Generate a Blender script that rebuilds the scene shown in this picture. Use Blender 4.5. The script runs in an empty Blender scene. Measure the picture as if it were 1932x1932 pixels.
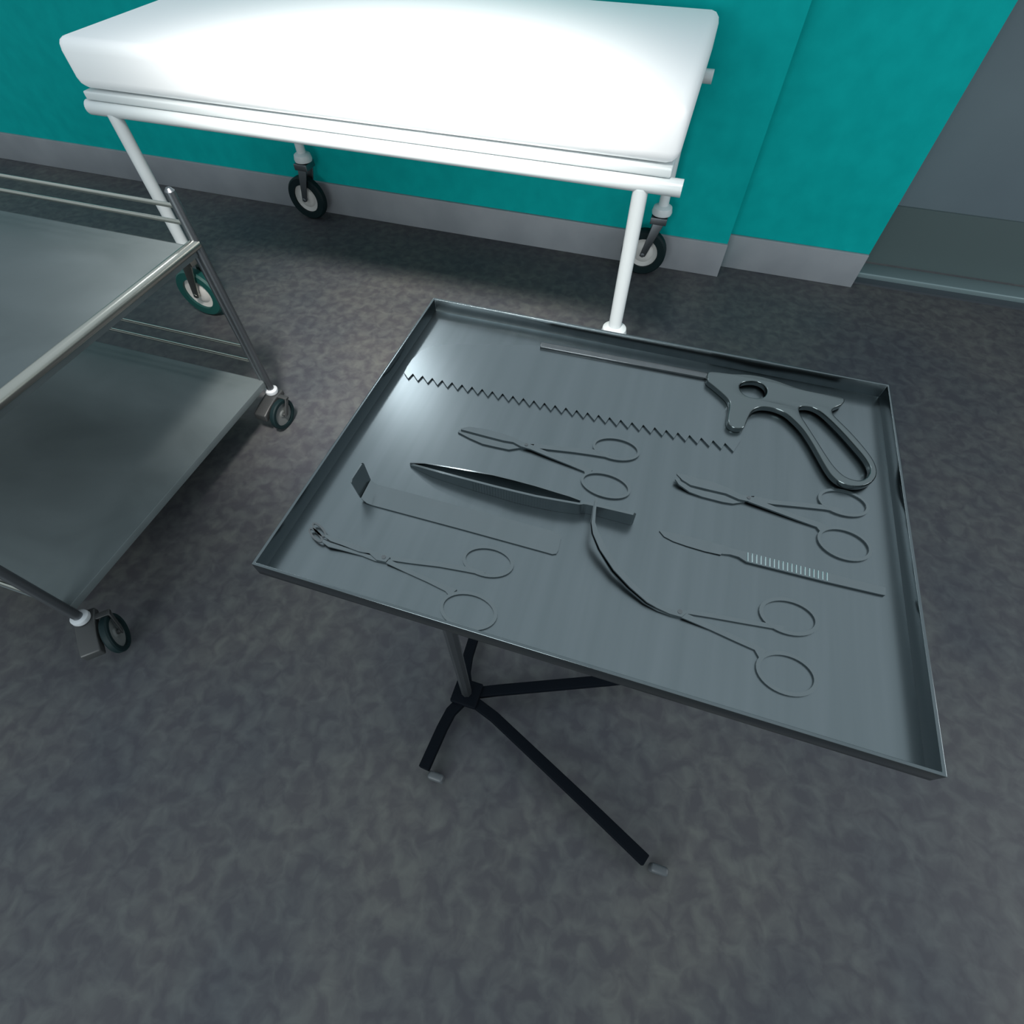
import bpy, bmesh, math
from mathutils import Vector, Euler, Matrix

S = bpy.context.scene
C = bpy.context.collection
pi = math.pi

# ------------------------------------------------------------------ camera
T = 0.85                                   # height of the tray rim above the floor
F_PX = 967.458
CAM = Vector((0.3272, -0.1580, 0.4564 + T))
ROT = Euler((0.600578, 0.001555, 0.306555), 'XYZ')
RM = ROT.to_matrix()
cd = bpy.data.cameras.new('camera'); cam = bpy.data.objects.new('camera', cd); C.objects.link(cam)
cam.location = CAM; cam.rotation_euler = ROT
cd.sensor_fit = 'HORIZONTAL'; cd.sensor_width = 36.0; cd.lens = F_PX / 1932 * 36.0
cd.clip_start = 0.02
S.camera = cam

# ------------------------------------------------------------------ world and lights
S.view_settings.view_transform = 'Standard'
S.view_settings.look = 'None'
S.view_settings.gamma = 1
S.view_settings.use_curve_mapping = False
S.view_settings.exposure = 0.0

w = bpy.data.worlds.new('room_light'); S.world = w; w.use_nodes = True
nt = w.node_tree; nt.nodes.clear()
out = nt.nodes.new('ShaderNodeOutputWorld'); bg = nt.nodes.new('ShaderNodeBackground')
tc = nt.nodes.new('ShaderNodeTexCoord'); sx = nt.nodes.new('ShaderNodeSeparateXYZ'); rp = nt.nodes.new('ShaderNodeValToRGB')
nt.links.new(tc.outputs['Generated'], sx.inputs[0]); nt.links.new(sx.outputs['Z'], rp.inputs[0])
nt.links.new(rp.outputs[0], bg.inputs[0]); nt.links.new(bg.outputs[0], out.inputs[0])
e = rp.color_ramp.elements
e[0].position = 0.0; e[0].color = (0.48, 0.57, 0.58, 1)
e[1].position = 0.55; e[1].color = (0.80, 0.93, 1.0, 1)
m_ = e.new(0.30); m_.color = (0.56, 0.65, 0.68, 1)
bg.inputs[1].default_value = 0.74

def lamp(name, kind, loc, energy, color=(1, 1, 1), size=None, target=None):
    d = bpy.data.lights.new(name, kind); d.energy = energy; d.color = color
    if kind == 'AREA': d.size = size
    elif size: d.shadow_soft_size = size
    o = bpy.data.objects.new(name, d); C.objects.link(o); o.location = loc
    if target is not None:
        o.rotation_euler = (Vector(target) - Vector(loc)).to_track_quat('-Z', 'Y').to_euler()
    return o

# surgical lamp hanging over the bed (its gleam is what shows in the tray's far left corner)
gl = Vector((0.015, 0.325, 0.831)); vd = (gl - CAM).normalized(); vd.z = -vd.z
lamp('surgical_lamp_light', 'POINT', gl + vd * 2.1, 10.0, (0.92, 0.97, 1.0), 0.10)
# overhead spot that makes the warm pool of light on the floor
sp = lamp('examination_spot_light', 'SPOT', (-0.05, -0.10, 2.60), 760, (1.0, 0.95, 0.89), 0.20, (-0.58, 1.52, 0))
sp.data.spot_size = math.radians(43); sp.data.spot_blend = 1.0
lamp('front_fill_light', 'AREA', (-0.6, -3.2, 1.1), 75, (0.90, 0.98, 1.0), 1.8, (-0.6, 1.8, 0.1))  # added fill, no window: lifts the floor under the bed and the wall base
lamp('side_fill_light', 'AREA', (3.2, 0.3, 1.2), 24, (0.95, 0.98, 1.0), 1.2, (-0.8, 0.6, 0.3))  # added fill from the right for the lower shelf and floor, no window there

# ------------------------------------------------------------------ helpers
def ray(x, y): return RM @ Vector((x - 966, 966 - y, -F_PX))
def at(x, y, z):                           # the point at height z that lies on the sight line of (x, y)
    d = ray(x, y); return CAM + d * ((z - CAM.z) / d.z)
def aty(x, y, Y):
    d = ray(x, y); return CAM + d * ((Y - CAM.y) / d.y)

def mat(name, col, rough=0.5, metal=0.0, spec=0.5):
    m = bpy.data.materials.new(name); m.use_nodes = True
    b = m.node_tree.nodes['Principled BSDF']
    b.inputs['Base Color'].default_value = (*col, 1); b.inputs['Roughness'].default_value = rough
    b.inputs['Metallic'].default_value = metal; b.inputs['Specular IOR Level'].default_value = spec
    return m, m.node_tree, b

def noise_mix(m, nt, b, c1, c2, scale=(1, 1, 1), freq=5, detail=6, lo=0.35, hi=0.65, bump=0.0, rough=None, coord='Object', dist=0.0):
    tc = nt.nodes.new('ShaderNodeTexCoord'); mp = nt.nodes.new('ShaderNodeMapping'); mp.inputs['Scale'].default_value = scale
    n = nt.nodes.new('ShaderNodeTexNoise'); n.inputs['Scale'].default_value = freq; n.inputs['Detail'].default_value = detail
    n.inputs['Distortion'].default_value = dist
    r = nt.nodes.new('ShaderNodeValToRGB')
    r.color_ramp.elements[0].position = lo; r.color_ramp.elements[0].color = (*c1, 1)
    r.color_ramp.elements[1].position = hi; r.color_ramp.elements[1].color = (*c2, 1)
    nt.links.new(tc.outputs[coord], mp.inputs[0]); nt.links.new(mp.outputs[0], n.inputs['Vector'])
    nt.links.new(n.outputs['Fac'], r.inputs[0]); nt.links.new(r.outputs[0], b.inputs['Base Color'])
    if bump:
        bp = nt.nodes.new('ShaderNodeBump'); bp.inputs['Strength'].default_value = bump; bp.inputs['Distance'].default_value = 0.002
        nt.links.new(n.outputs['Fac'], bp.inputs['Height']); nt.links.new(bp.outputs[0], b.inputs['Normal'])
    if rough:
        mr = nt.nodes.new('ShaderNodeMapRange'); mr.inputs['To Min'].default_value = rough[0]; mr.inputs['To Max'].default_value = rough[1]
        nt.links.new(n.outputs['Fac'], mr.inputs['Value']); nt.links.new(mr.outputs[0], b.inputs['Roughness'])
    return n, r

def m_steel(name, c1, c2, rough, scale=(60, 3, 60), freq=1.0):
    m, nt, b = mat(name, c1, rough, 1.0)
    noise_mix(m, nt, b, c1, c2, scale, freq, 4, 0.25, 0.75)
    return m

TRAY = m_steel('brushed_tray_steel', (0.185, 0.215, 0.225), (0.215, 0.245, 0.258), 0.28)
TOOL = m_steel('instrument_steel', (0.200, 0.228, 0.236), (0.215, 0.242, 0.252), 0.16)
BLADE = m_steel('satin_blade_steel', (0.190, 0.220, 0.230), (0.215, 0.245, 0.258), 0.27)
RIM = m_steel('shaded_rim_steel', (0.15, 0.175, 0.185), (0.17, 0.195, 0.205), 0.20)  # darker than the tray plate: shade of the upright walls put into the colour
TOOLD = m_steel('dull_instrument_steel', (0.17, 0.18, 0.185), (0.20, 0.21, 0.215), 0.22)
SHELF, nt_, b_ = mat('stained_shelf_steel', (0.15, 0.17, 0.17), 0.45, 0.30, 0.1)
noise_mix(SHELF, nt_, b_, (0.110, 0.132, 0.137), (0.150, 0.177, 0.184), (1, 1.6, 1), 3.2, 6, 0.3, 0.72, 0, (0.36, 0.5), dist=0.6)
TUBE = m_steel('chromed_tube', (0.42, 0.42, 0.38), (0.48, 0.48, 0.44), 0.26, (2, 2, 2))
POST = m_steel('dull_post_steel', (0.17, 0.185, 0.20), (0.20, 0.215, 0.23), 0.40, (2, 2, 2))
PALE = mat('pale_enamel', (0.60, 0.64, 0.65), 0.35)[0]
PIN = mat('collar_nylon', (0.42, 0.44, 0.46), 0.4)[0]
BLACK = mat('black_steel', (0.002, 0.0035, 0.006), 0.7, 0.0, 0.06)[0]
HOUSE = mat('caster_housing_plastic', (0.028, 0.030, 0.031), 0.45)[0]
RUBBER = mat('tyre_rubber', (0.003, 0.012, 0.014), 0.6, 0.0, 0.2)[0]
TEALRUB = mat('teal_tyre_rubber', (0.004, 0.060, 0.055), 0.5)[0]
HUB = mat('wheel_hub_grey', (0.55, 0.54, 0.52), 0.4)[0]
HUBS = mat('caster_hub_grey', (0.11, 0.12, 0.12), 0.5)[0]
FOOTG = mat('foot_grey', (0.06, 0.068, 0.075), 0.5)[0]
SHEET = mat('white_bed_sheet', (0.85, 0.86, 0.87), 0.9)[0]

def mesh_obj(name, me, m, parent=None, smooth=False):
    o = bpy.data.objects.new(name, me); C.objects.link(o); o.parent = parent
    me.materials.clear(); me.materials.append(m)
    if smooth:
        for p in me.polygons: p.use_smooth = True
    return o

def empty(name, loc, label, cat, group=None):
    o = bpy.data.objects.new(name, None); C.objects.link(o); o.location = loc; o.empty_display_size = 0.05
    o['label'] = label; o['category'] = cat
    if group: o['group'] = group
    return o

class MB:
    """collects shapes (world coordinates) and links them as one mesh"""
    def __init__(s): s.bm = bmesh.new()
    def box(s, c, d, rz=0.0, rot=None):
        M = Matrix.Translation(Vector(c)) @ (rot if rot is not None else Matrix.Rotation(rz, 4, 'Z')) @ Matrix.Diagonal((d[0], d[1], d[2], 1))
        bmesh.ops.create_cube(s.bm, size=1, matrix=M); return s
    def cyl(s, a, b, r, r2=None, n=20):
        a, b = Vector(a), Vector(b); v = b - a
        M = Matrix.Translation((a + b) / 2) @ v.to_track_quat('Z', 'Y').to_matrix().to_4x4()
        bmesh.ops.create_cone(s.bm, cap_ends=True, segments=n, radius1=r, radius2=r if r2 is None else r2, depth=v.length, matrix=M); return s
    def lathe(s, c, axis, prof, n=32):      # closed profile of (radius, along-axis) turned about axis
        q = Vector(axis).to_track_quat('Z', 'Y'); rings = []
        for i in range(n):
            a = 2 * pi * i / n
            rings.append([s.bm.verts.new(Vector(c) + q @ Vector((r * math.cos(a), r * math.sin(a), h))) for r, h in prof])
        k = len(prof)
        for i in range(n):
            A, B = rings[i], rings[(i + 1) % n]
            for j in range(k):
                s.bm.faces.new((A[j], B[j], B[(j + 1) % k], A[(j + 1) % k]))
        return s
    def loft(s, secs):                      # sections of equal vertex count, closed, capped
        R = [[s.bm.verts.new(Vector(p)) for p in sec] for sec in secs]; k = len(secs[0])
        for A, B in zip(R, R[1:]):
            for j in range(k): s.bm.faces.new((A[j], A[(j + 1) % k], B[(j + 1) % k], B[j]))
        s.bm.faces.new(R[0][::-1]); s.bm.faces.new(R[-1]); return s
    def tube(s, pts, r, n=14):
        pts = [Vector(p) for p in pts]; secs = []
        up = Vector((0, 0, 1))
        for i, p in enumerate(pts):
            t = (pts[min(i + 1, len(pts) - 1)] - pts[max(i - 1, 0)]).normalized()
            x = t.cross(up)
            if x.length < 1e-3: x = Vector((1, 0, 0))
            x.normalize(); y = x.cross(t).normalized()
            secs.append([p + (x * math.cos(2 * pi * k / n) + y * math.sin(2 * pi * k / n)) * r for k in range(n)])
        return s.loft(secs)
    def build(s, name, m, parent=None, bevel=0.0, smooth=True):
        bmesh.ops.recalc_face_normals(s.bm, faces=s.bm.faces)
        if parent is not None:
            bmesh.ops.transform(s.bm, matrix=Matrix.Translation(-parent_loc(parent)), verts=s.bm.verts)
        if bevel:
            ed = [e for e in s.bm.edges if len(e.link_faces) == 2 and e.calc_face_angle(0) > 0.6]
            bmesh.ops.bevel(s.bm, geom=ed, offset=bevel, segments=3, profile=0.5, affect='EDGES', clamp_overlap=True)
        me = bpy.data.meshes.new(name); s.bm.to_mesh(me); s.bm.free()
        o = mesh_obj(name, me, m, parent)
        if smooth:
            for p in me.polygons: p.use_smooth = True
            bm2 = bmesh.new(); bm2.from_mesh(me)
            for ed in bm2.edges:
                if len(ed.link_faces) == 2 and ed.calc_face_angle(0) > 0.6: ed.smooth = False
            bm2.to_mesh(me); bm2.free()
        return o

def parent_loc(p):
    v = Vector((0, 0, 0))
    while p is not None: v += Vector(p.location); p = p.parent
    return v

def ellipse(cx, cy, a, b, deg, n=36):
    t = math.radians(deg); r = []
    for i in range(n):
        u = 2 * pi * i / n; x, y = a * math.cos(u), b * math.sin(u)
        r.append((cx + x * math.cos(t) - y * math.sin(t), cy + x * math.sin(t) + y * math.cos(t)))
    return r

def closed_band(mb, pts, wdt, z0, z1, zf=None):
    """flat ring of rectangular section along a closed world polyline"""
    n = len(pts); secs = []
    for i in range(n):
        p = Vector(pts[i]); t = (Vector(pts[(i + 1) % n]) - Vector(pts[i - 1])); t.z = 0; t.normalize()
        nrm = Vector((t.y, -t.x, 0)) * (wdt / 2)
        dz = Vector((0, 0, zf(p) if zf else 0))
        secs.append([mb.bm.verts.new(q + dz) for q in
                     (Vector((*(p + nrm).xy, z0)), Vector((*(p - nrm).xy, z0)), Vector((*(p - nrm).xy, z1)), Vector((*(p + nrm).xy, z1)))])
    for i in range(n):
        A, B = secs[i], secs[(i + 1) % n]
        for j in range(4): mb.bm.faces.new((A[j], B[j], B[(j + 1) % 4], A[(j + 1) % 4]))
    return mb

def ribbon(mb, secs, t):
    """secs: (far pixel, near pixel, height of top surface); t = sheet thickness"""
    L = []
    for up, lo, z in secs:
        a, b = at(*up, z), at(*lo, z); d = Vector((0, 0, -t))
        L.append([a, b, b + d, a + d])
    return mb.loft(L)

def poly_flat(mb, pts, z0, z1):
    """extruded convex-ish outline given in pixels of its top surface"""
    top = [mb.bm.verts.new(at(x, y, z1)) for x, y in pts]
    bot = [mb.bm.verts.new(Vector((*v.co.xy, z0))) for v in top]
    mb.bm.faces.new(top); mb.bm.faces.new(bot[::-1]); n = len(pts)
    for i in range(n): mb.bm.faces.new((top[i], bot[i], bot[(i + 1) % n], top[(i + 1) % n]))
    return mb

def curve_plate(name, outlines, z0, z1, bevel, m, parent):
    """plate with holes and rounded rims from world outlines (curve fill, converted to mesh)"""
    cu = bpy.data.curves.new(name, 'CURVE'); cu.dimensions = '2D'; cu.fill_mode = 'BOTH'
    for pts in outlines:
        sp = cu.splines.new('POLY'); sp.points.add(len(pts) - 1); sp.use_cyclic_u = True
        for q, p in zip(sp.points, pts): q.co = (p[0], p[1], 0, 1)
    cu.extrude = (z1 - z0) / 2 - bevel; cu.bevel_depth = bevel; cu.bevel_resolution = 3; cu.offset = -bevel
    o = bpy.data.objects.new('tmp', cu); C.objects.link(o)
    me = bpy.data.meshes.new_from_object(o.evaluated_get(bpy.context.evaluated_depsgraph_get()))
    bpy.data.objects.remove(o); bpy.data.curves.remove(cu)
    off = parent_loc(parent)
    me.transform(Matrix.Translation(Vector((0, 0, (z0 + z1) / 2)) - off)); me.name = name
    o = mesh_obj(name, me, m, parent)
    bm = bmesh.new(); bm.from_mesh(me); bmesh.ops.remove_doubles(bm, verts=bm.verts, dist=1e-6)
    bmesh.ops.recalc_face_normals(bm, faces=bm.faces)
    for f in bm.faces: f.smooth = True
    for ed in bm.edges:
        if len(ed.link_faces) == 2 and ed.calc_face_angle(0) > 0.7: ed.smooth = False
    bm.to_mesh(me); bm.free()
    return o

def struct(o): o['kind'] = 'structure'; return o

def smooth_closed(pts, it=2):
    for _ in range(it):
        q = []
        for i in range(len(pts)):
            a, b = pts[i], pts[(i + 1) % len(pts)]
            q += [(a[0] * .75 + b[0] * .25, a[1] * .75 + b[1] * .25), (a[0] * .25 + b[0] * .75, a[1] * .25 + b[1] * .75)]
        pts = q
    return pts

# ------------------------------------------------------------------ room
FL, nt_, b_ = mat('mottled_floor', (0.07, 0.07, 0.07), 0.55, 0.0, 0.35)
n1, r1 = noise_mix(FL, nt_, b_, (0.049, 0.050, 0.058), (0.080, 0.087, 0.088), (1, 1, 1), 27, 12, 0.38, 0.70, 0.0, None, 'Object', 0.5)
n2 = nt_.nodes.new('ShaderNodeTexNoise'); n2.inputs['Scale'].default_value = 2.1; n2.inputs['Detail'].default_value = 5
r2 = nt_.nodes.new('ShaderNodeValToRGB'); r2.color_ramp.elements[0].color = (0.78, 0.80, 0.86, 1); r2.color_ramp.elements[0].position = 0.35
r2.color_ramp.elements[1].color = (1.18, 1.12, 1.05, 1); r2.color_ramp.elements[1].position = 0.66
mx = nt_.nodes.new('ShaderNodeMix'); mx.data_type = 'RGBA'; mx.blend_type = 'MULTIPLY'; mx.inputs[0].default_value = 1
tc2 = nt_.nodes.new('ShaderNodeTexCoord')
nt_.links.new(tc2.outputs['Object'], n2.inputs['Vector']); nt_.links.new(n2.outputs['Fac'], r2.inputs[0])
nt_.links.new(r1.outputs[0], mx.inputs[6]); nt_.links.new(r2.outputs[0], mx.inputs[7]); nt_.links.new(mx.outputs[2], b_.inputs['Base Color'])
struct(MB().box((-0.5, 0.4, -0.05), (8, 4.6, 0.1)).build('floor', FL, smooth=False))

WALL, nt_, b_ = mat('teal_wall_paint', (0.0, 0.42, 0.40), 0.7, 0.0, 0.08)
noise_mix(WALL, nt_, b_, (0.0, 0.315, 0.31), (0.001, 0.36, 0.352), (1, 1, 1), 14, 5, 0.3, 0.7)
BASE, nt_, b_ = mat('baseboard_vinyl', (0.26, 0.28, 0.30), 0.5)
noise_mix(BASE, nt_, b_, (0.21, 0.225, 0.245), (0.245, 0.26, 0.28), (3, 3, 3), 2, 4)
mb = MB(); mb.box((-2.0, 2.205 + 0.2, 0.7), (5.09, 0.4, 1.4)).box((0.83, 2.30 + 0.155, 0.7), (0.575, 0.31, 1.4))
wb = struct(mb.build('wall_back', WALL, smooth=False))
UP = mat('pale_reflecting_paint', (0.62, 0.66, 0.68), 0.6)[0]  # unseen wall top, made pale so the tray reflects something bright
mb = MB(); mb.box((-2.0, 2.205 + 0.2, 1.65), (5.09, 0.4, 0.5)).box((0.83, 2.30 + 0.155, 1.65), (0.575, 0.31, 0.5))
mb.build('unseen_upper_wall', UP, wb, smooth=False)
mb = MB(); mb.box((-2.0, 2.2, 0.071), (5.095, 0.014, 0.142)).box((0.83, 2.292, 0.071), (0.572, 0.014, 0.142))
struct(mb.build('baseboard_back', BASE, bevel=0.002))
# sliding door beyond the wall's end, with its metal threshold
DOOR, nt_, b_ = mat('door_laminate', (0.06, 0.085, 0.09), 0.4)
noise_mix(DOOR, nt_, b_, (0.095, 0.125, 0.145), (0.11, 0.145, 0.165), (1, 1, 1), 2, 4)
KICK = mat('door_kick_plate', (0.070, 0.098, 0.100), 0.4)[0]
d = MB().box((2.3, 2.50, 1.1), (2.36, 0.05, 2.14)).build('door_1', DOOR, smooth=False); struct(d)
MB().box((2.3, 2.470, 0.15), (2.36, 0.010, 0.235)).build('kick_plate', KICK, d, smooth=False)
tm = MB().box((2.3, 2.414, 0.014), (2.36, 0.094, 0.028)).build('trim_1', mat('threshold_metal', (0.17, 0.23, 0.24), 0.4, 0.3)[0], bevel=0.005); struct(tm)
MB().box((2.3, 2.345, 0.004), (2.36, 0.044, 0.008)).build('threshold_front_lip', mat('threshold_front_lip', (0.045, 0.055, 0.065), 0.5)[0], tm)  # darker front lip of the threshold

# ------------------------------------------------------------------ wheels
def wheel(parent, c, axis, r, wdt, tyre, hubm, hub_r=0.62, name='wheel'):
    w2 = wdt / 2
    o = MB().lathe(c, axis, [(r * .64, -w2), (r * .93, -w2), (r, -w2 * .6), (r, w2 * .6), (r * .93, w2), (r * .64, w2)]).build(name, tyre, parent)
    MB().lathe(c, axis, [(r * .06, -w2 * .8), (r * .30, -w2 * .8), (r * .45, -w2 * .35), (r * .66, -w2 * .5), (r * .66, w2 * .5), (r * .45, w2 * .35), (r * .30, w2 * .8), (r * .06, w2 * .8)]).build('wheel_hub', hubm, o)
    return o

# ------------------------------------------------------------------ wheeled bed beyond the tray
BX0, BX1, BY0, BY1 = -1.415, 0.212, 1.285, 2.125
bed = empty('hospital_bed', ((BX0 + BX1) / 2, (BY0 + BY1) / 2, 0), 'pale wheeled hospital bed before the teal wall, its front post rising behind the tray', 'bed')
for x, y in ((BX0, BY0), (BX1, BY0), (BX0, BY1), (BX1 + 0.035, BY1)):
    l = MB().cyl((x, y, 0.285), (x, y, 0.70), 0.0200, n=24).build('leg', PALE, bed)
    MB().lathe((x, y, 0.262), (0, 0, 1), [(0.004, 0), (0.039, 0), (0.041, 0.008), (0.037, 0.026), (0.024, 0.034), (0.004, 0.034)]).build('collar', PALE, l)
    wx = x - 0.04
    first = (x, y) == (BX0, BY0)
    fk = MB()
    fk.box((x - 0.004, y, 0.244), (0.066, 0.074, 0.026))
    fk.cyl((x, y, 0.25), (x, y, 0.268), 0.022)
    for s in (-1, 1):
        fk.loft([[(x + dx, y + s * 0.031 + e, 0.24) for dx, e in ((-.022, -.004), (.022, -.004), (.022, .004), (-.022, .004))],
                 [(wx + dx, y + s * 0.031 + e, 0.095 - 0.004) for dx, e in ((-.012, -.004), (.012, -.004), (.012, .004), (-.012, .004))]])
    fk.cyl((wx, y - 0.036, 0.097), (wx, y + 0.036, 0.097), 0.009)
    fo = fk.build('caster_fork', TUBE if y == BY0 else POST, bed, bevel=0.002)
    wheel(bed, (wx, y, 0.097), (0, 1, 0), 0.096, 0.040, TEALRUB if y == BY0 else RUBBER, HUB)
fr = MB()
for y in (BY0, BY1): fr.cyl((BX0 - 0.08, y, 0.71), (BX1 + 0.10, y, 0.71), 0.020)
for x in (BX0, (BX0 + BX1) / 2, BX1): fr.cyl((x, BY0, 0.71), (x, BY1, 0.71), 0.016)
fr.build('bed_frame', PALE, bed)
MB().box(((BX0 + BX1) / 2, (BY0 + BY1) / 2, 0.742), (1.76, 0.86, 0.022)).build('bed_deck', PALE, bed, bevel=0.005)
MB().box(((BX0 + BX1) / 2, (BY0 + BY1) / 2, 0.815), (1.78, 0.86, 0.12)).build('mattress', SHEET, bed, bevel=0.03)

# ------------------------------------------------------------------ trolley on the left
TX = -0.845; TY0, TY1 = -0.003, 0.851; TL = -2.15
tr = empty('instrument_trolley', ((TX + TL) / 2, (TY0 + TY1) / 2, 0), 'two-tier stainless steel trolley with tubular rails on four small casters, left of the tray', 'trolley')
ZS, ZU = 0.158, 0.607
def shelf(z, name, over=0.0):
    m = MB(); th = 0.022
    m.box(((TX + TL) / 2 - 0.002, (TY0 + TY1) / 2, z - 0.002), (TX - TL - 0.004, TY1 - TY0 - 0.01, 0.004))
    for x in (TX - 0.004, TL + 0.004): m.box((x, (TY0 + TY1) / 2, z - th / 2), (0.003, TY1 - TY0 - 0.01, th))
    for y in (TY0 + 0.006, TY1 - 0.006): m.box(((TX + TL) / 2, y, z - th / 2), (TX - TL - 0.008, 0.003, th))
    return m.build(name, SHELF, tr, bevel=0.0008)
shelf(ZS, 'lower_shelf'); shelf(ZU - 0.004, 'upper_shelf')
MB().cyl((TX, TY0, ZU + 0.003), (TX, TY1, ZU + 0.003), 0.0135, n=28).build('end_rail', TUBE, tr)
MB().cyl((TL, TY0, ZU + 0.003), (TL, TY1, ZU + 0.003), 0.0135, n=28).build('end_rail', TUBE, tr)
for y in (TY0, TY1):
    for z in (0.230, 0.285):
        MB().cyl((TL, y, z), (TX, y, z), 0.0055, n=14).build('side_rail', TUBE, tr)
    for z in (0.66, 0.70):
        MB().cyl((TL, y, z), (TX, y, z), 0.0055, n=14).build('side_rail', TUBE, tr)
for x in (TX, TL):
    for y in (TY0, TY1):
        s = 1 if x == TX else -1
        l = MB().cyl((x, y, 0.12), (x, y, 0.735), 0.0115, n=24).cyl((x, y, 0.735), (x, y, 0.742), 0.0115, 0.006, n=24).build('leg', POST, tr)
        MB().cyl((x - s * 0.019, y, ZS), (x - s * 0.019, y, ZU - 0.02), 0.0085, n=20).build('inner_tube', POST, l)

def small_caster(x, y, ang):
    h = Vector((math.cos(ang), math.sin(ang), 0)); lf = Vector((-h.y, h.x, 0)); o = Vector((x, y, 0))
    col = MB().lathe((x, y, 0.106), (0, 0, 1), [(0.002, 0), (0.020, 0), (0.0215, 0.004), (0.0205, 0.012), (0.013, 0.016), (0.002, 0.016)]).build('collar', PIN, tr)
    hs = MB()
    def P(f, s, z): return o + h * f + lf * s + Vector((0, 0, z))
    secs = []
    for f, zt, zb in ((-0.024, 0.104, 0.084), (0.018, 0.104, 0.082), (0.055, 0.096, 0.070), (0.092, 0.084, 0.058)):
        secs.append([P(f, -0.020, zb), P(f, 0.026, zb), P(f, 0.026, zt), P(f, -0.020, zt)])
    hs.loft(secs)
    hh = hs.build('caster_housing', HOUSE, tr, bevel=0.004)
    fk = MB(); c = P(0.038, 0.043, 0.053)
    fk.loft([[P(-0.004, 0.055, 0.100), P(0.012, 0.055, 0.100), P(0.012, 0.059, 0.100), P(-0.004, 0.059, 0.100)],
             [P(0.029, 0.055, 0.046), P(0.043, 0.055, 0.046), P(0.043, 0.059, 0.046), P(0.029, 0.059, 0.046)]])
    fk.box(P(0.004, 0.040, 0.098), (0.016, 0.038, 0.008), ang)
    fk.cyl(P(0.038, 0.030, 0.053), P(0.038, 0.056, 0.053), 0.006)
    fk.build('caster_fork', HOUSE, tr, bevel=0.001)
    wo = MB().lathe(c, lf, [(0.040, -0.009), (0.050, -0.009), (0.053, -0.005), (0.053, 0.005), (0.050, 0.009), (0.040, 0.009)], 40).build('wheel', RUBBER, tr)
    MB().lathe(c, lf, [(0.003, -0.005), (0.010, -0.005), (0.014, -0.002), (0.041, -0.002), (0.041, 0.002), (0.014, 0.002), (0.010, 0.005), (0.003, 0.005)]).build('wheel_hub', HUBS, wo)
small_caster(TX, TY1, -pi / 2 - 0.05); small_caster(TX, TY0, -0.82)
small_caster(TL, TY1, -pi / 2); small_caster(TL, TY0, -1.2)

# ------------------------------------------------------------------ tray stand
W_, D_, H_ = 0.64, 0.4792, 0.0198
st = empty('tray_stand', (0.12, 0.13, 0), 'rectangular steel instrument tray on a post with a black spider base', 'tray stand')
RW = 0.0032
m = MB()
def ring_box(m, x0, x1, y0, y1, w, z0, z1):
    o = [(x0, y0), (x1, y0), (x1, y1), (x0, y1)]; i = [(x0 + w, y0 + w), (x1 - w, y0 + w), (x1 - w, y1 - w), (x0 + w, y1 - w)]
    V = [[m.bm.verts.new((*p, z)) for p in L] for L, z in ((o, z1), (i, z1), (i, z0), (o, z0))]
    for a in range(4):
        for k in range(4):
            A, B = V[a], V[(a + 1) % 4]; m.bm.faces.new((A[k], A[(k + 1) % 4], B[(k + 1) % 4], B[k]))
ring_box(m, 0, W_, 0, D_, RW, T - H_ - 0.0012, T)
rim = m.build('rim', RIM, st, bevel=0.0008, smooth=True)
MB().box((W_ / 2, D_ / 2, T - H_ - 0.0006), (W_ - 2 * RW + .0004, D_ - 2 * RW + .0004, 0.0012)).build('tray_plate', TRAY, st, smooth=False)
PX, PY = 0.1205, 0.130
MB().cyl((PX, PY, 0.03), (PX, PY, T - H_ - 0.014), 0.0125, n=8).build('post', POST, st, smooth=False)
MB().box((PX, PY, T - H_ - 0.0075), (0.16, 0.10, 0.012)).box((0.32, PY + 0.11, T - H_ - 0.0075), (0.42, 0.022, 0.012)).box((0.32, PY, T - H_ - 0.0075), (0.42, 0.022, 0.012)).build('tray_bracket', POST, st, bevel=0.002)
def bar(m, pts, w, z0, z1):
    pts = [Vector((*p, 0)) for p in pts]; secs = []
    for i, p in enumerate(pts):
        t = (pts[min(i + 1, len(pts) - 1)] - pts[max(i - 1, 0)]).normalized(); n = Vector((-t.y, t.x, 0)) * w / 2
        secs.append([(*(p + n).xy, z0), (*(p - n).xy, z0), (*(p - n).xy, z1), (*(p + n).xy, z1)])
    return m.loft(secs)
MB().box((PX, PY, 0.046), (0.064, 0.060, 0.016)).build('base_plate', BLACK, st, bevel=0.004)
ZA0, ZA1 = 0.024, 0.046
arms = [[(0.085, -0.052), (0.092, 0.040), (0.098, 0.080), (0.112, 0.108), (PX, PY)],
        [(0.085, 0.312), (0.090, 0.220), (0.098, 0.180), (0.112, 0.152), (PX, PY)],
        [(PX, PY), (0.150, 0.116), (0.200, 0.100), (0.440, -0.006), (0.585, -0.072)],
        [(PX, PY), (0.150, 0.144), (0.190, 0.162), (0.440, 0.266), (0.585, 0.330)]]
for k, a in enumerate(arms):
    o = bar(MB(), a, 0.024, ZA0, ZA1 - 0.002 * (k > 1)).build('base_arm', BLACK, st, bevel=0.002)
    ex, ey = (a[0] if k < 2 else a[-1])
    # low swivel foot at the arm's end
    fx = ex + 0.030
    MB().box((fx, ey - 0.006 * (1 if k % 2 == 0 else -1), 0.020), (0.036, 0.017, 0.036)).build('foot', FOOTG, o, bevel=0.006)

# ------------------------------------------------------------------ instruments
Z0 = T - H_ + 0.0002                        # tray surface
def zero(pts, z): return [at(x, y, z) for x, y in pts]

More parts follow.
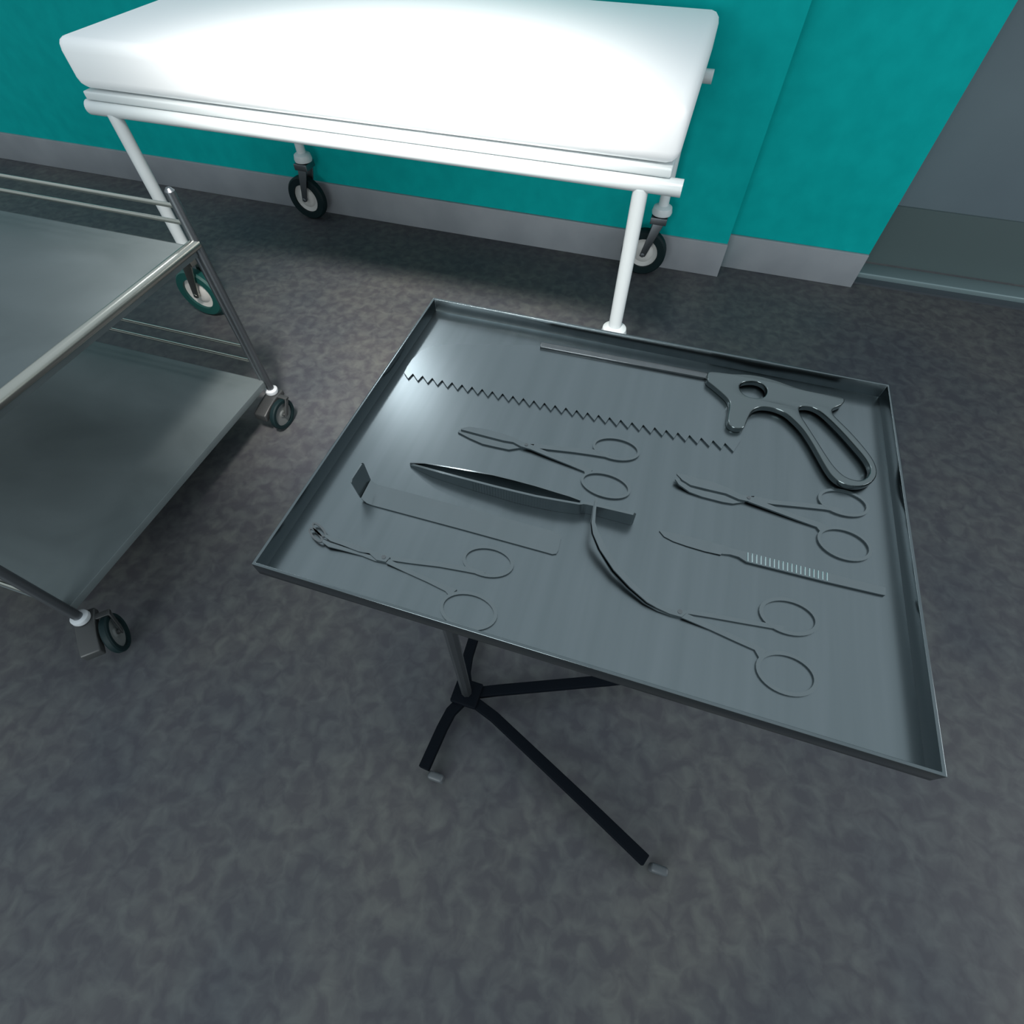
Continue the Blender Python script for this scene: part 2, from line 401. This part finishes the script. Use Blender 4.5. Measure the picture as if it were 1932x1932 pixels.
def scissor(name, label, cat, A, B, armA, armB, ringA, ringB, pivot, t=0.0021, pin=0.0022, m=TOOL, lift=0.0, rw=0.0031):
    """A lies on top (far blade, lower handle); B below (near blade, upper handle)"""
    pp = at(*pivot, Z0 + 2 * t)
    root = empty(name, (pp.x, pp.y, Z0), label, cat)
    halves = []
    for nm, bl, arm, rg, z in (('lower_half', B, armB, ringB, Z0), ('upper_half', A, armA, ringA, Z0 + t * 0.999)):
        mb = MB()
        ribbon(mb, [(u, l, z + t + dz) for u, l, dz in bl], t)
        # the handles drop from the joint to the tray surface
        secs = []
        for i, (u, l) in enumerate(arm):
            zz = z + t if i == 0 else Z0 + t * (1 + 0.999 * (z > Z0) * max(0, 1 - i / 3))
            secs.append((u, l, zz))
        ribbon(mb, secs, t)
        closed_band(mb, zero(ellipse(*rg), Z0 + t), rw, Z0, Z0 + t + 0.00005)
        halves.append(mb.build(nm, m, root, bevel=0.0))
    MB().cyl((pp.x, pp.y, Z0 + 2 * t - 0.0005), (pp.x, pp.y, Z0 + 2 * t + 0.0005), pin, n=16).build('pivot_screw', TOOLD, root)
    return root

# straight scissors near the middle
scissor('surgical_scissors', 'straight-bladed steel scissors lying between the saw teeth and the dark tweezers', 'scissors',
        A=[((869, 808), (869.5, 810), 0), ((885, 805), (885, 814), 0), ((915, 809), (915, 822), 0), ((950, 818), (950, 831), 0), ((968, 825), (968, 834), 0), ((985, 833), (983, 842), 0), ((1006, 840), (1000, 847), 0)],
        B=[((866, 811), (864, 815), 0), ((890, 813), (885, 826), 0), ((915, 820), (910, 837), 0), ((940, 827), (936, 843), 0), ((962, 832), (960, 848), 0), ((982, 838), (980, 845), 0), ((1008, 838), (1003, 845), 0)],
        armA=[((1003, 840), (998, 846)), ((1040, 855), (1036, 862)), ((1080, 871), (1076, 878)), ((1106, 880), (1102, 889)), ((1118, 887), (1105, 897))],
        armB=[((1000, 836), (998, 844)), ((1040, 841), (1038, 848)), ((1085, 845), (1083, 853)), ((1120, 848), (1118, 858)), ((1150, 856), (1148, 863))],
        ringA=(1143, 914.5, 46, 21, 16), ringB=(1163, 846, 43, 19.5, 11), pivot=(993, 839))

# curved scissors on the right, tips turned up
L_ = 0.0045
scissor('surgical_scissors', 'steel scissors with upturned gleaming tips, right of the tweezers and above the ridged scalpel', 'scissors',
        A=[((1277, 893), (1277.5, 895), L_), ((1295, 896), (1287, 905), L_ * .6), ((1314, 902), (1303, 915), 0.0006), ((1350, 911), (1340, 924), 0), ((1375, 921), (1370, 931), 0), ((1398, 933), (1395, 942), 0), ((1422, 938), (1414, 946), 0)],
        B=[((1275, 902), (1274, 904), L_), ((1290, 908), (1281, 914), L_ * .6), ((1305, 914), (1301, 928), 0.0006), ((1330, 921), (1325, 937), 0), ((1370, 931), (1364, 947), 0), ((1396, 936), (1383, 950), 0), ((1424, 936), (1412, 946), 0)],
        armA=[((1420, 938), (1412, 946)), ((1465, 957), (1460, 964)), ((1510, 974), (1505, 981)), ((1545, 985), (1541, 994)), ((1562, 993), (1549, 1004))],
        armB=[((1418, 935), (1414, 944)), ((1460, 944), (1458, 951)), ((1510, 948), (1508, 956)), ((1560, 953), (1556, 961)), ((1590, 961), (1588, 967))],
        ringA=(1594, 1026, 51, 26, 20), ringB=(1592, 948, 47, 21.5, 16), pivot=(1413, 939), rw=0.0032)

# sponge forceps at the near left with looped tips
def forceps(name, label, jaws, loops, arms, rings, pivot, t, rw, cat='forceps'):
    pp = at(*pivot, Z0 + 2 * t)
    root = empty(name, (pp.x, pp.y, Z0), label, cat)
    for k in range(2):
        z = Z0 + k * t * 0.999
        mb = MB()
        ribbon(mb, [(u, l, z + t + dz) for u, l, dz in jaws[k]], t)
        ribbon(mb, [(u, l, (z + t) if i == 0 else Z0 + t) for i, (u, l) in enumerate(arms[k])], t)
        closed_band(mb, zero(ellipse(*rings[k]), Z0 + t), rw, Z0, Z0 + t + 0.00005)
        half = mb.build(('lower_half', 'upper_half')[k], TOOL, root)
        if loops:
            mb = MB(); zz = Z0 + loops[k][5] + t
            closed_band(mb, zero(ellipse(*loops[k][:5], 24), zz), 0.0022, zz - t, zz)
            mb.build('jaw_loop', TOOLD, half)
    MB().cyl((pp.x, pp.y, Z0 + 2 * t - 0.0005), (pp.x, pp.y, Z0 + 2 * t + 0.0004), 0.0024, n=16).build('pivot_screw', TOOLD, root)
    return root

forceps('sponge_forceps', 'steel forceps with two small looped tips, at the near left corner of the tray',
        jaws=[[((609, 1017), (606, 1021), 0.004), ((624, 1024), (619, 1031), 0.003), ((650, 1032), (646, 1038), 0.0012), ((685, 1043), (682, 1048), 0), ((712, 1051), (707, 1058), 0), ((735, 1052), (728, 1062), 0)],
              [((615, 1008), (612, 1012), 0.004), ((629, 1015), (624, 1021), 0.003), ((655, 1022), (650, 1030), 0.0012), ((680, 1030), (676, 1040), 0), ((700, 1038), (697, 1044), 0), ((718, 1045), (710, 1056), 0), ((736, 1051), (728, 1060), 0)]],
        loops=[(595.5, 1009, 16, 6.0, 46, 0.004), (602, 999, 16, 6.0, 46, 0.004)],
        arms=[[((736, 1049), (728, 1056)), ((780, 1056), (778, 1063)), ((830, 1061), (828, 1069)), ((880, 1069), (878, 1078)), ((915, 1079), (913, 1085))],
              [((734, 1055), (728, 1062)), ((770, 1073), (766, 1080)), ((810, 1091), (806, 1098)), ((845, 1106), (840, 1115)), ((862, 1112), (848, 1124))]],
        rings=[(921, 1059, 46, 26.5, 10), (884, 1152, 52, 33, 13)], pivot=(724, 1051), t=0.0017, rw=0.0034)

# long curved forceps, tips raised over the tweezers
forceps('curved_forceps', 'long steel forceps whose curved tips arch over the end of the dark tweezers', 
        jaws=[[((1126, 938), (1122, 938), 0.0245), ((1123, 962), (1118, 962), 0.0235), ((1121, 985), (1114, 985), 0.0215), ((1125, 1002), (1116, 1006), 0.0175), ((1138, 1030), (1128, 1036), 0.0130), ((1162, 1070), (1152, 1076), 0.0085), ((1190, 1102), (1180, 1108), 0.0045), ((1222, 1128), (1214, 1137), 0.002), ((1248, 1144), (1240, 1152), 0.0005), ((1270, 1152), (1266, 1162), 0), ((1296, 1152), (1288, 1166), 0)],
              [((1127.5, 940), (1123.5, 940), 0.0258), ((1124.5, 962), (1119.5, 962), 0.0248), ((1123, 985), (1116, 985), 0.0230), ((1128, 1002), (1119, 1006), 0.0195), ((1143, 1032), (1132, 1036), 0.0150), ((1168, 1070), (1158, 1075), 0.0105), ((1200, 1105), (1188, 1107), 0.0062), ((1231, 1132), (1221, 1136), 0.0030), ((1249, 1144), (1240, 1147), 0.0010), ((1272, 1150), (1264, 1158), 0), ((1296, 1156), (1286, 1164), 0)]],
        loops=None,
        arms=[[((1297, 1150), (1292, 1157)), ((1345, 1158), (1342, 1165)), ((1400, 1168), (1398, 1175)), ((1440, 1174), (1438, 1182)), ((1480, 1182), (1478, 1189))],
              [((1295, 1157), (1286, 1165)), ((1345, 1180), (1340, 1188)), ((1395, 1203), (1390, 1211)), ((1430, 1218), (1424, 1226)), ((1447, 1229), (1432, 1240))]],
        rings=[(1489, 1163, 55, 30, 18), (1485, 1271, 58, 35, 23)], pivot=(1283, 1154), t=0.0019, rw=0.0036)

# flat retractor with an upturned hook at its left end
rt = empty('retractor', (0.12, 0.12, Z0), 'broad flat steel retractor with one end bent upright, beside the near left forceps', 'retractor')
tt = 0.0016
hb = [(at(699, 905.5, Z0 + 0.0038), at(680, 937, Z0 + 0.0038))]
farx = at(700, 906, Z0); 
secs = []
for u, l, z in (((1058.5, 1014), (1053.5, 1038), tt), ((1056.5, 1009), (1049.5, 1044.5), tt), ((1050, 1004.5), (1042, 1045.5), tt), ((1040, 1001.5), (1030, 1042), tt), ((880, 958), (870, 998), tt), ((712, 914), (702, 953), tt), ((706, 910.5), (692, 949), tt + 0.0006), ((699.5, 905), (681, 940), 0.0052)):
    a, b = at(*u, Z0 + z), at(*l, Z0 + z); secs.append([a, b, b - Vector((0, 0, tt)), a - Vector((0, 0, tt))])
a, b = secs[-1][0].copy(), secs[-1][1].copy()
ta = aty(685.5, 872, a.y); tb = aty(662, 908, b.y - 0.002)
nv = Vector((-tt, 0.0003, 0.0))
mb = MB().loft(secs)
mb.build('flat_blade', TOOL, rt, smooth=True)
mid = (ta + tb) / 2
tops = [[a, b, b + nv, a + nv], [a.lerp(ta, .93), b.lerp(tb, .92), b.lerp(tb, .92) + nv, a.lerp(ta, .93) + nv],
        [a.lerp(ta, 1.0) .lerp(b.lerp(tb, 1.0), .10), b.lerp(tb, 1.0).lerp(a.lerp(ta, 1.0), .12), b.lerp(tb, 1.0).lerp(ta, .12) + nv, ta.lerp(tb, .10) + nv]]
MB().loft(tops).build('upright_hook', TOOL, rt, smooth=False)

# tweezers on their side: two bowed arms and a tail
tw = empty('tweezers', (0.25, 0.2, Z0), 'large dark tweezers lying on edge in the middle, curved forceps crossing their tail', 'tweezers')
def upright(mb, pairs, th):
    secs = []
    for lo, up in pairs:
        p = at(*lo, Z0); z = aty(*up, p.y).z; o = Vector((0.0006, th, 0))
        secs.append([p, Vector((p.x, p.y, z)), Vector((p.x, p.y, z)) + o, p + o])
    return mb.loft(secs)
near = [((774, 879.5), (774, 877)), ((794, 890), (794, 882)), ((815, 900), (815, 888)), ((841, 909), (841, 895)), ((879, 921), (879, 905)), ((931, 936), (931, 918.5)), ((970, 948), (970, 928)),
        ((1009, 957), (1009, 937)), ((1048, 965), (1048, 944)), ((1089, 970.5), (1089, 951)), ((1098, 969), (1098, 950.5))]
far = [((774, 877.5), (774, 874)), ((802, 882), (802, 875)), ((841, 891), (841, 881.5)), ((879, 901), (879, 888)), ((931, 915), (931, 897)), ((970, 925), (970, 906.5)), ((1009, 933), (1009, 917)),
       ((1048, 942), (1048, 929)), ((1073, 947), (1073, 936.5)), ((1093, 952), (1093, 944))]
TWM = TOOL
na = upright(MB(), near, 0.0026).build('arm', TWM, tw, smooth=True)
upright(MB(), far, 0.0016).build('arm', TWM, tw, smooth=True)
upright(MB(), [((1096, 969.2), (1096, 950)), ((1104, 968.6), (1104, 951)), ((1130, 975), (1130, 956.5)), ((1160, 983), (1160, 963.5)), ((1188, 990.5), (1188, 970)), ((1193, 989), (1194, 972.5)), ((1194, 985), (1195.5, 977))], 0.0034).build('tail', TWM, tw, smooth=False)
gr = MB()
def lerp_pair(pairs, x):
    for (l0, u0), (l1, u1) in zip(pairs, pairs[1:]):
        if l0[0] <= x <= l1[0]:
            k = (x - l0[0]) / (l1[0] - l0[0]); return l0[1] + (l1[1] - l0[1]) * k, u0[1] + (u1[1] - u0[1]) * k
x = 893
while x < 1040:
    lo, up = lerp_pair(near, x); p = at(x, lo, Z0); z = aty(x, up, p.y).z
    gr.box((p.x, p.y - 0.0001, (p.z + z) / 2), (0.0006, 0.0005, (z - p.z) * 0.96)); x += 5.2
gr.build('grip_serration', TWM, na, smooth=False)

# ridged scalpel
sc = empty('scalpel', (*at(1500, 1080, Z0).xy, Z0), 'slim steel scalpel with bright ridges across its handle, right side of the tray', 'scalpel')
tS = 0.0026
ribbon(MB(), [((1244, 1001), (1244.5, 1002), Z0 + .0012), ((1262, 1004), (1253, 1012), Z0 + .0012), ((1285, 1009), (1270, 1021), Z0 + .0012), ((1310, 1015), (1296, 1030), Z0 + .0013), ((1345, 1024), (1330, 1040), Z0 + .0014), ((1375, 1032), (1360, 1046.5), Z0 + .0016)], 0.0010).build('blade', TOOL, sc)
ribbon(MB(), [((1373, 1032), (1362, 1045), Z0 + .0016), ((1385, 1036), (1378, 1046), Z0 + .0022), ((1400, 1039.5), (1394, 1050.5), Z0 + tS), ((1412, 1042), (1409, 1060), Z0 + tS), ((1425, 1045), (1421, 1063), Z0 + tS),
              ((1560, 1081), (1557, 1097), Z0 + tS), ((1664, 1107), (1660, 1121), Z0 + tS), ((1671, 1109), (1670.5, 1123), Z0 + tS)], 0.0024).build('handle', TOOL, sc)
mb = MB()
for i in range(19):
    x = 1411 + i * 8.3; y0 = 1043 + i * 2.12; 
    a = at(x, y0, Z0 + tS); b = at(x, y0 + 16.5 - i * .08, Z0 + tS)
    v = (a - b); ang = math.atan2(v.y, v.x) - pi / 2
    mb.cyl(a, b, 0.00075, n=10)
RID = mat('bright_ridge_steel', (0.62, 0.72, 0.72), 0.14, 1.0)[0]
mb.build('grip_ridge', RID, sc)

# amputation saw: broad blade, spine bar and pierced handle
sw = empty('bone_saw', (*at(1300, 760, Z0).xy, Z0), 'large bone saw with toothed blade and pierced pistol handle, farthest in the tray', 'saw')
tb_ = 0.0022
zb = Z0 + tb_
teeth = []
for i in range(31):
    k = i / 30
    teeth.append((770 + (1384 - 770) * (k ** 1.0 * (0.955 + 0.045 * k)), 0)); 
pts = [(762.5, 703)]
def lin(x, xa, ya, xb, yb): return ya + (yb - ya) * (x - xa) / (xb - xa)
# tooth points are evenly spaced on the blade itself
A0, A1 = at(770, 714, zb), at(1384, 852, zb); P0, P1 = at(779, 704.5, zb), at(1368, 835.5, zb)
edge = []
for i in range(31):
    edge.append(A0.lerp(A1, i / 30))
    if i < 30: edge.append(P0.lerp(P1, i / 29))
back = [at(x, y, zb) for x, y in ((1398, 830), (1400, 815), (1392, 760), (1360, 720), (1335, 711), (1180, 681), (1020, 652), (920, 649), (850, 649), (815, 653), (795, 661), (778, 677), (768, 692), (762.5, 703))]
from mathutils.geometry import tessellate_polygon
bp_ = [Vector((p.x, p.y, zb)) for p in edge + back]
mb = MB(); vt = [mb.bm.verts.new(p) for p in bp_]; vb = [mb.bm.verts.new((p.x, p.y, Z0)) for p in bp_]
for tri in tessellate_polygon([bp_]):
    try:
        mb.bm.faces.new([vt[i] for i in tri]); mb.bm.faces.new([vb[i] for i in tri][::-1])
    except ValueError: pass
for i in range(len(bp_)):
    j = (i + 1) % len(bp_); mb.bm.faces.new((vt[i], vb[i], vb[j], vt[j]))
mb.build('blade', BLADE, sw, smooth=False)
ribbon(MB(), [((1020, 644.5), (1019, 653), Z0 + 0.0062), ((1336, 702.5), (1335, 713), Z0 + 0.0062)], 0.0042).build('spine_bar', TOOLD, sw, bevel=0.001)
zh0, zh1 = Z0 + 0.0016, Z0 + 0.0112
outl = [(1334, 712), (1335, 703), (1340, 700), (1355, 701), (1386, 705), (1411, 705), (1437, 709), (1469, 718), (1493, 727), (1522, 736), (1554, 741), (1576, 744), (1589, 747), (1595, 752), (1594, 758), (1587, 763), (1575, 768), (1571, 773), (1572, 780), (1581, 790), (1603, 811), (1629, 840), (1649, 866), (1656, 885), (1655, 898), (1647, 909), (1630, 916), (1611, 916), (1591, 911), (1573, 899), (1559, 879), (1544, 852), (1530, 828), (1515, 806), (1498, 789), (1484, 777), (1466, 769), (1445, 765), (1430, 767), (1420, 773), (1414, 784), (1409, 796), (1406, 804), (1398, 807), (1386, 806), (1377, 801), (1373, 794), (1374, 782), (1378, 762), (1375, 752), (1367, 743), (1347, 726), (1335, 717)]
h1 = [(1396, 726), (1400, 721), (1408, 718), (1425, 717), (1440, 722), (1448, 732), (1447, 742), (1441, 749), (1430, 751), (1411, 748), (1400, 740), (1396, 732)]
h2 = [(1508, 771), (1509, 767), (1514, 765), (1530, 765), (1547, 772), (1566, 788), (1591, 813), (1615, 840), (1634, 862), (1643, 879), (1643, 890), (1637, 900), (1625, 906), (1608, 904), (1591, 896), (1574, 879), (1559, 857), (1542, 830), (1522, 799), (1511, 782)]
def wo(pts, it=2): return [tuple(at(x, y, zh1).xy) for x, y in smooth_closed(pts, it)]
HAND = m_steel('saw_handle_steel', (0.165, 0.192, 0.196), (0.185, 0.212, 0.216), 0.22, (2, 2, 2))
curve_plate('handle', [wo(outl), wo(h1), wo(h2)], zh0, zh1, 0.0022, HAND, sw)
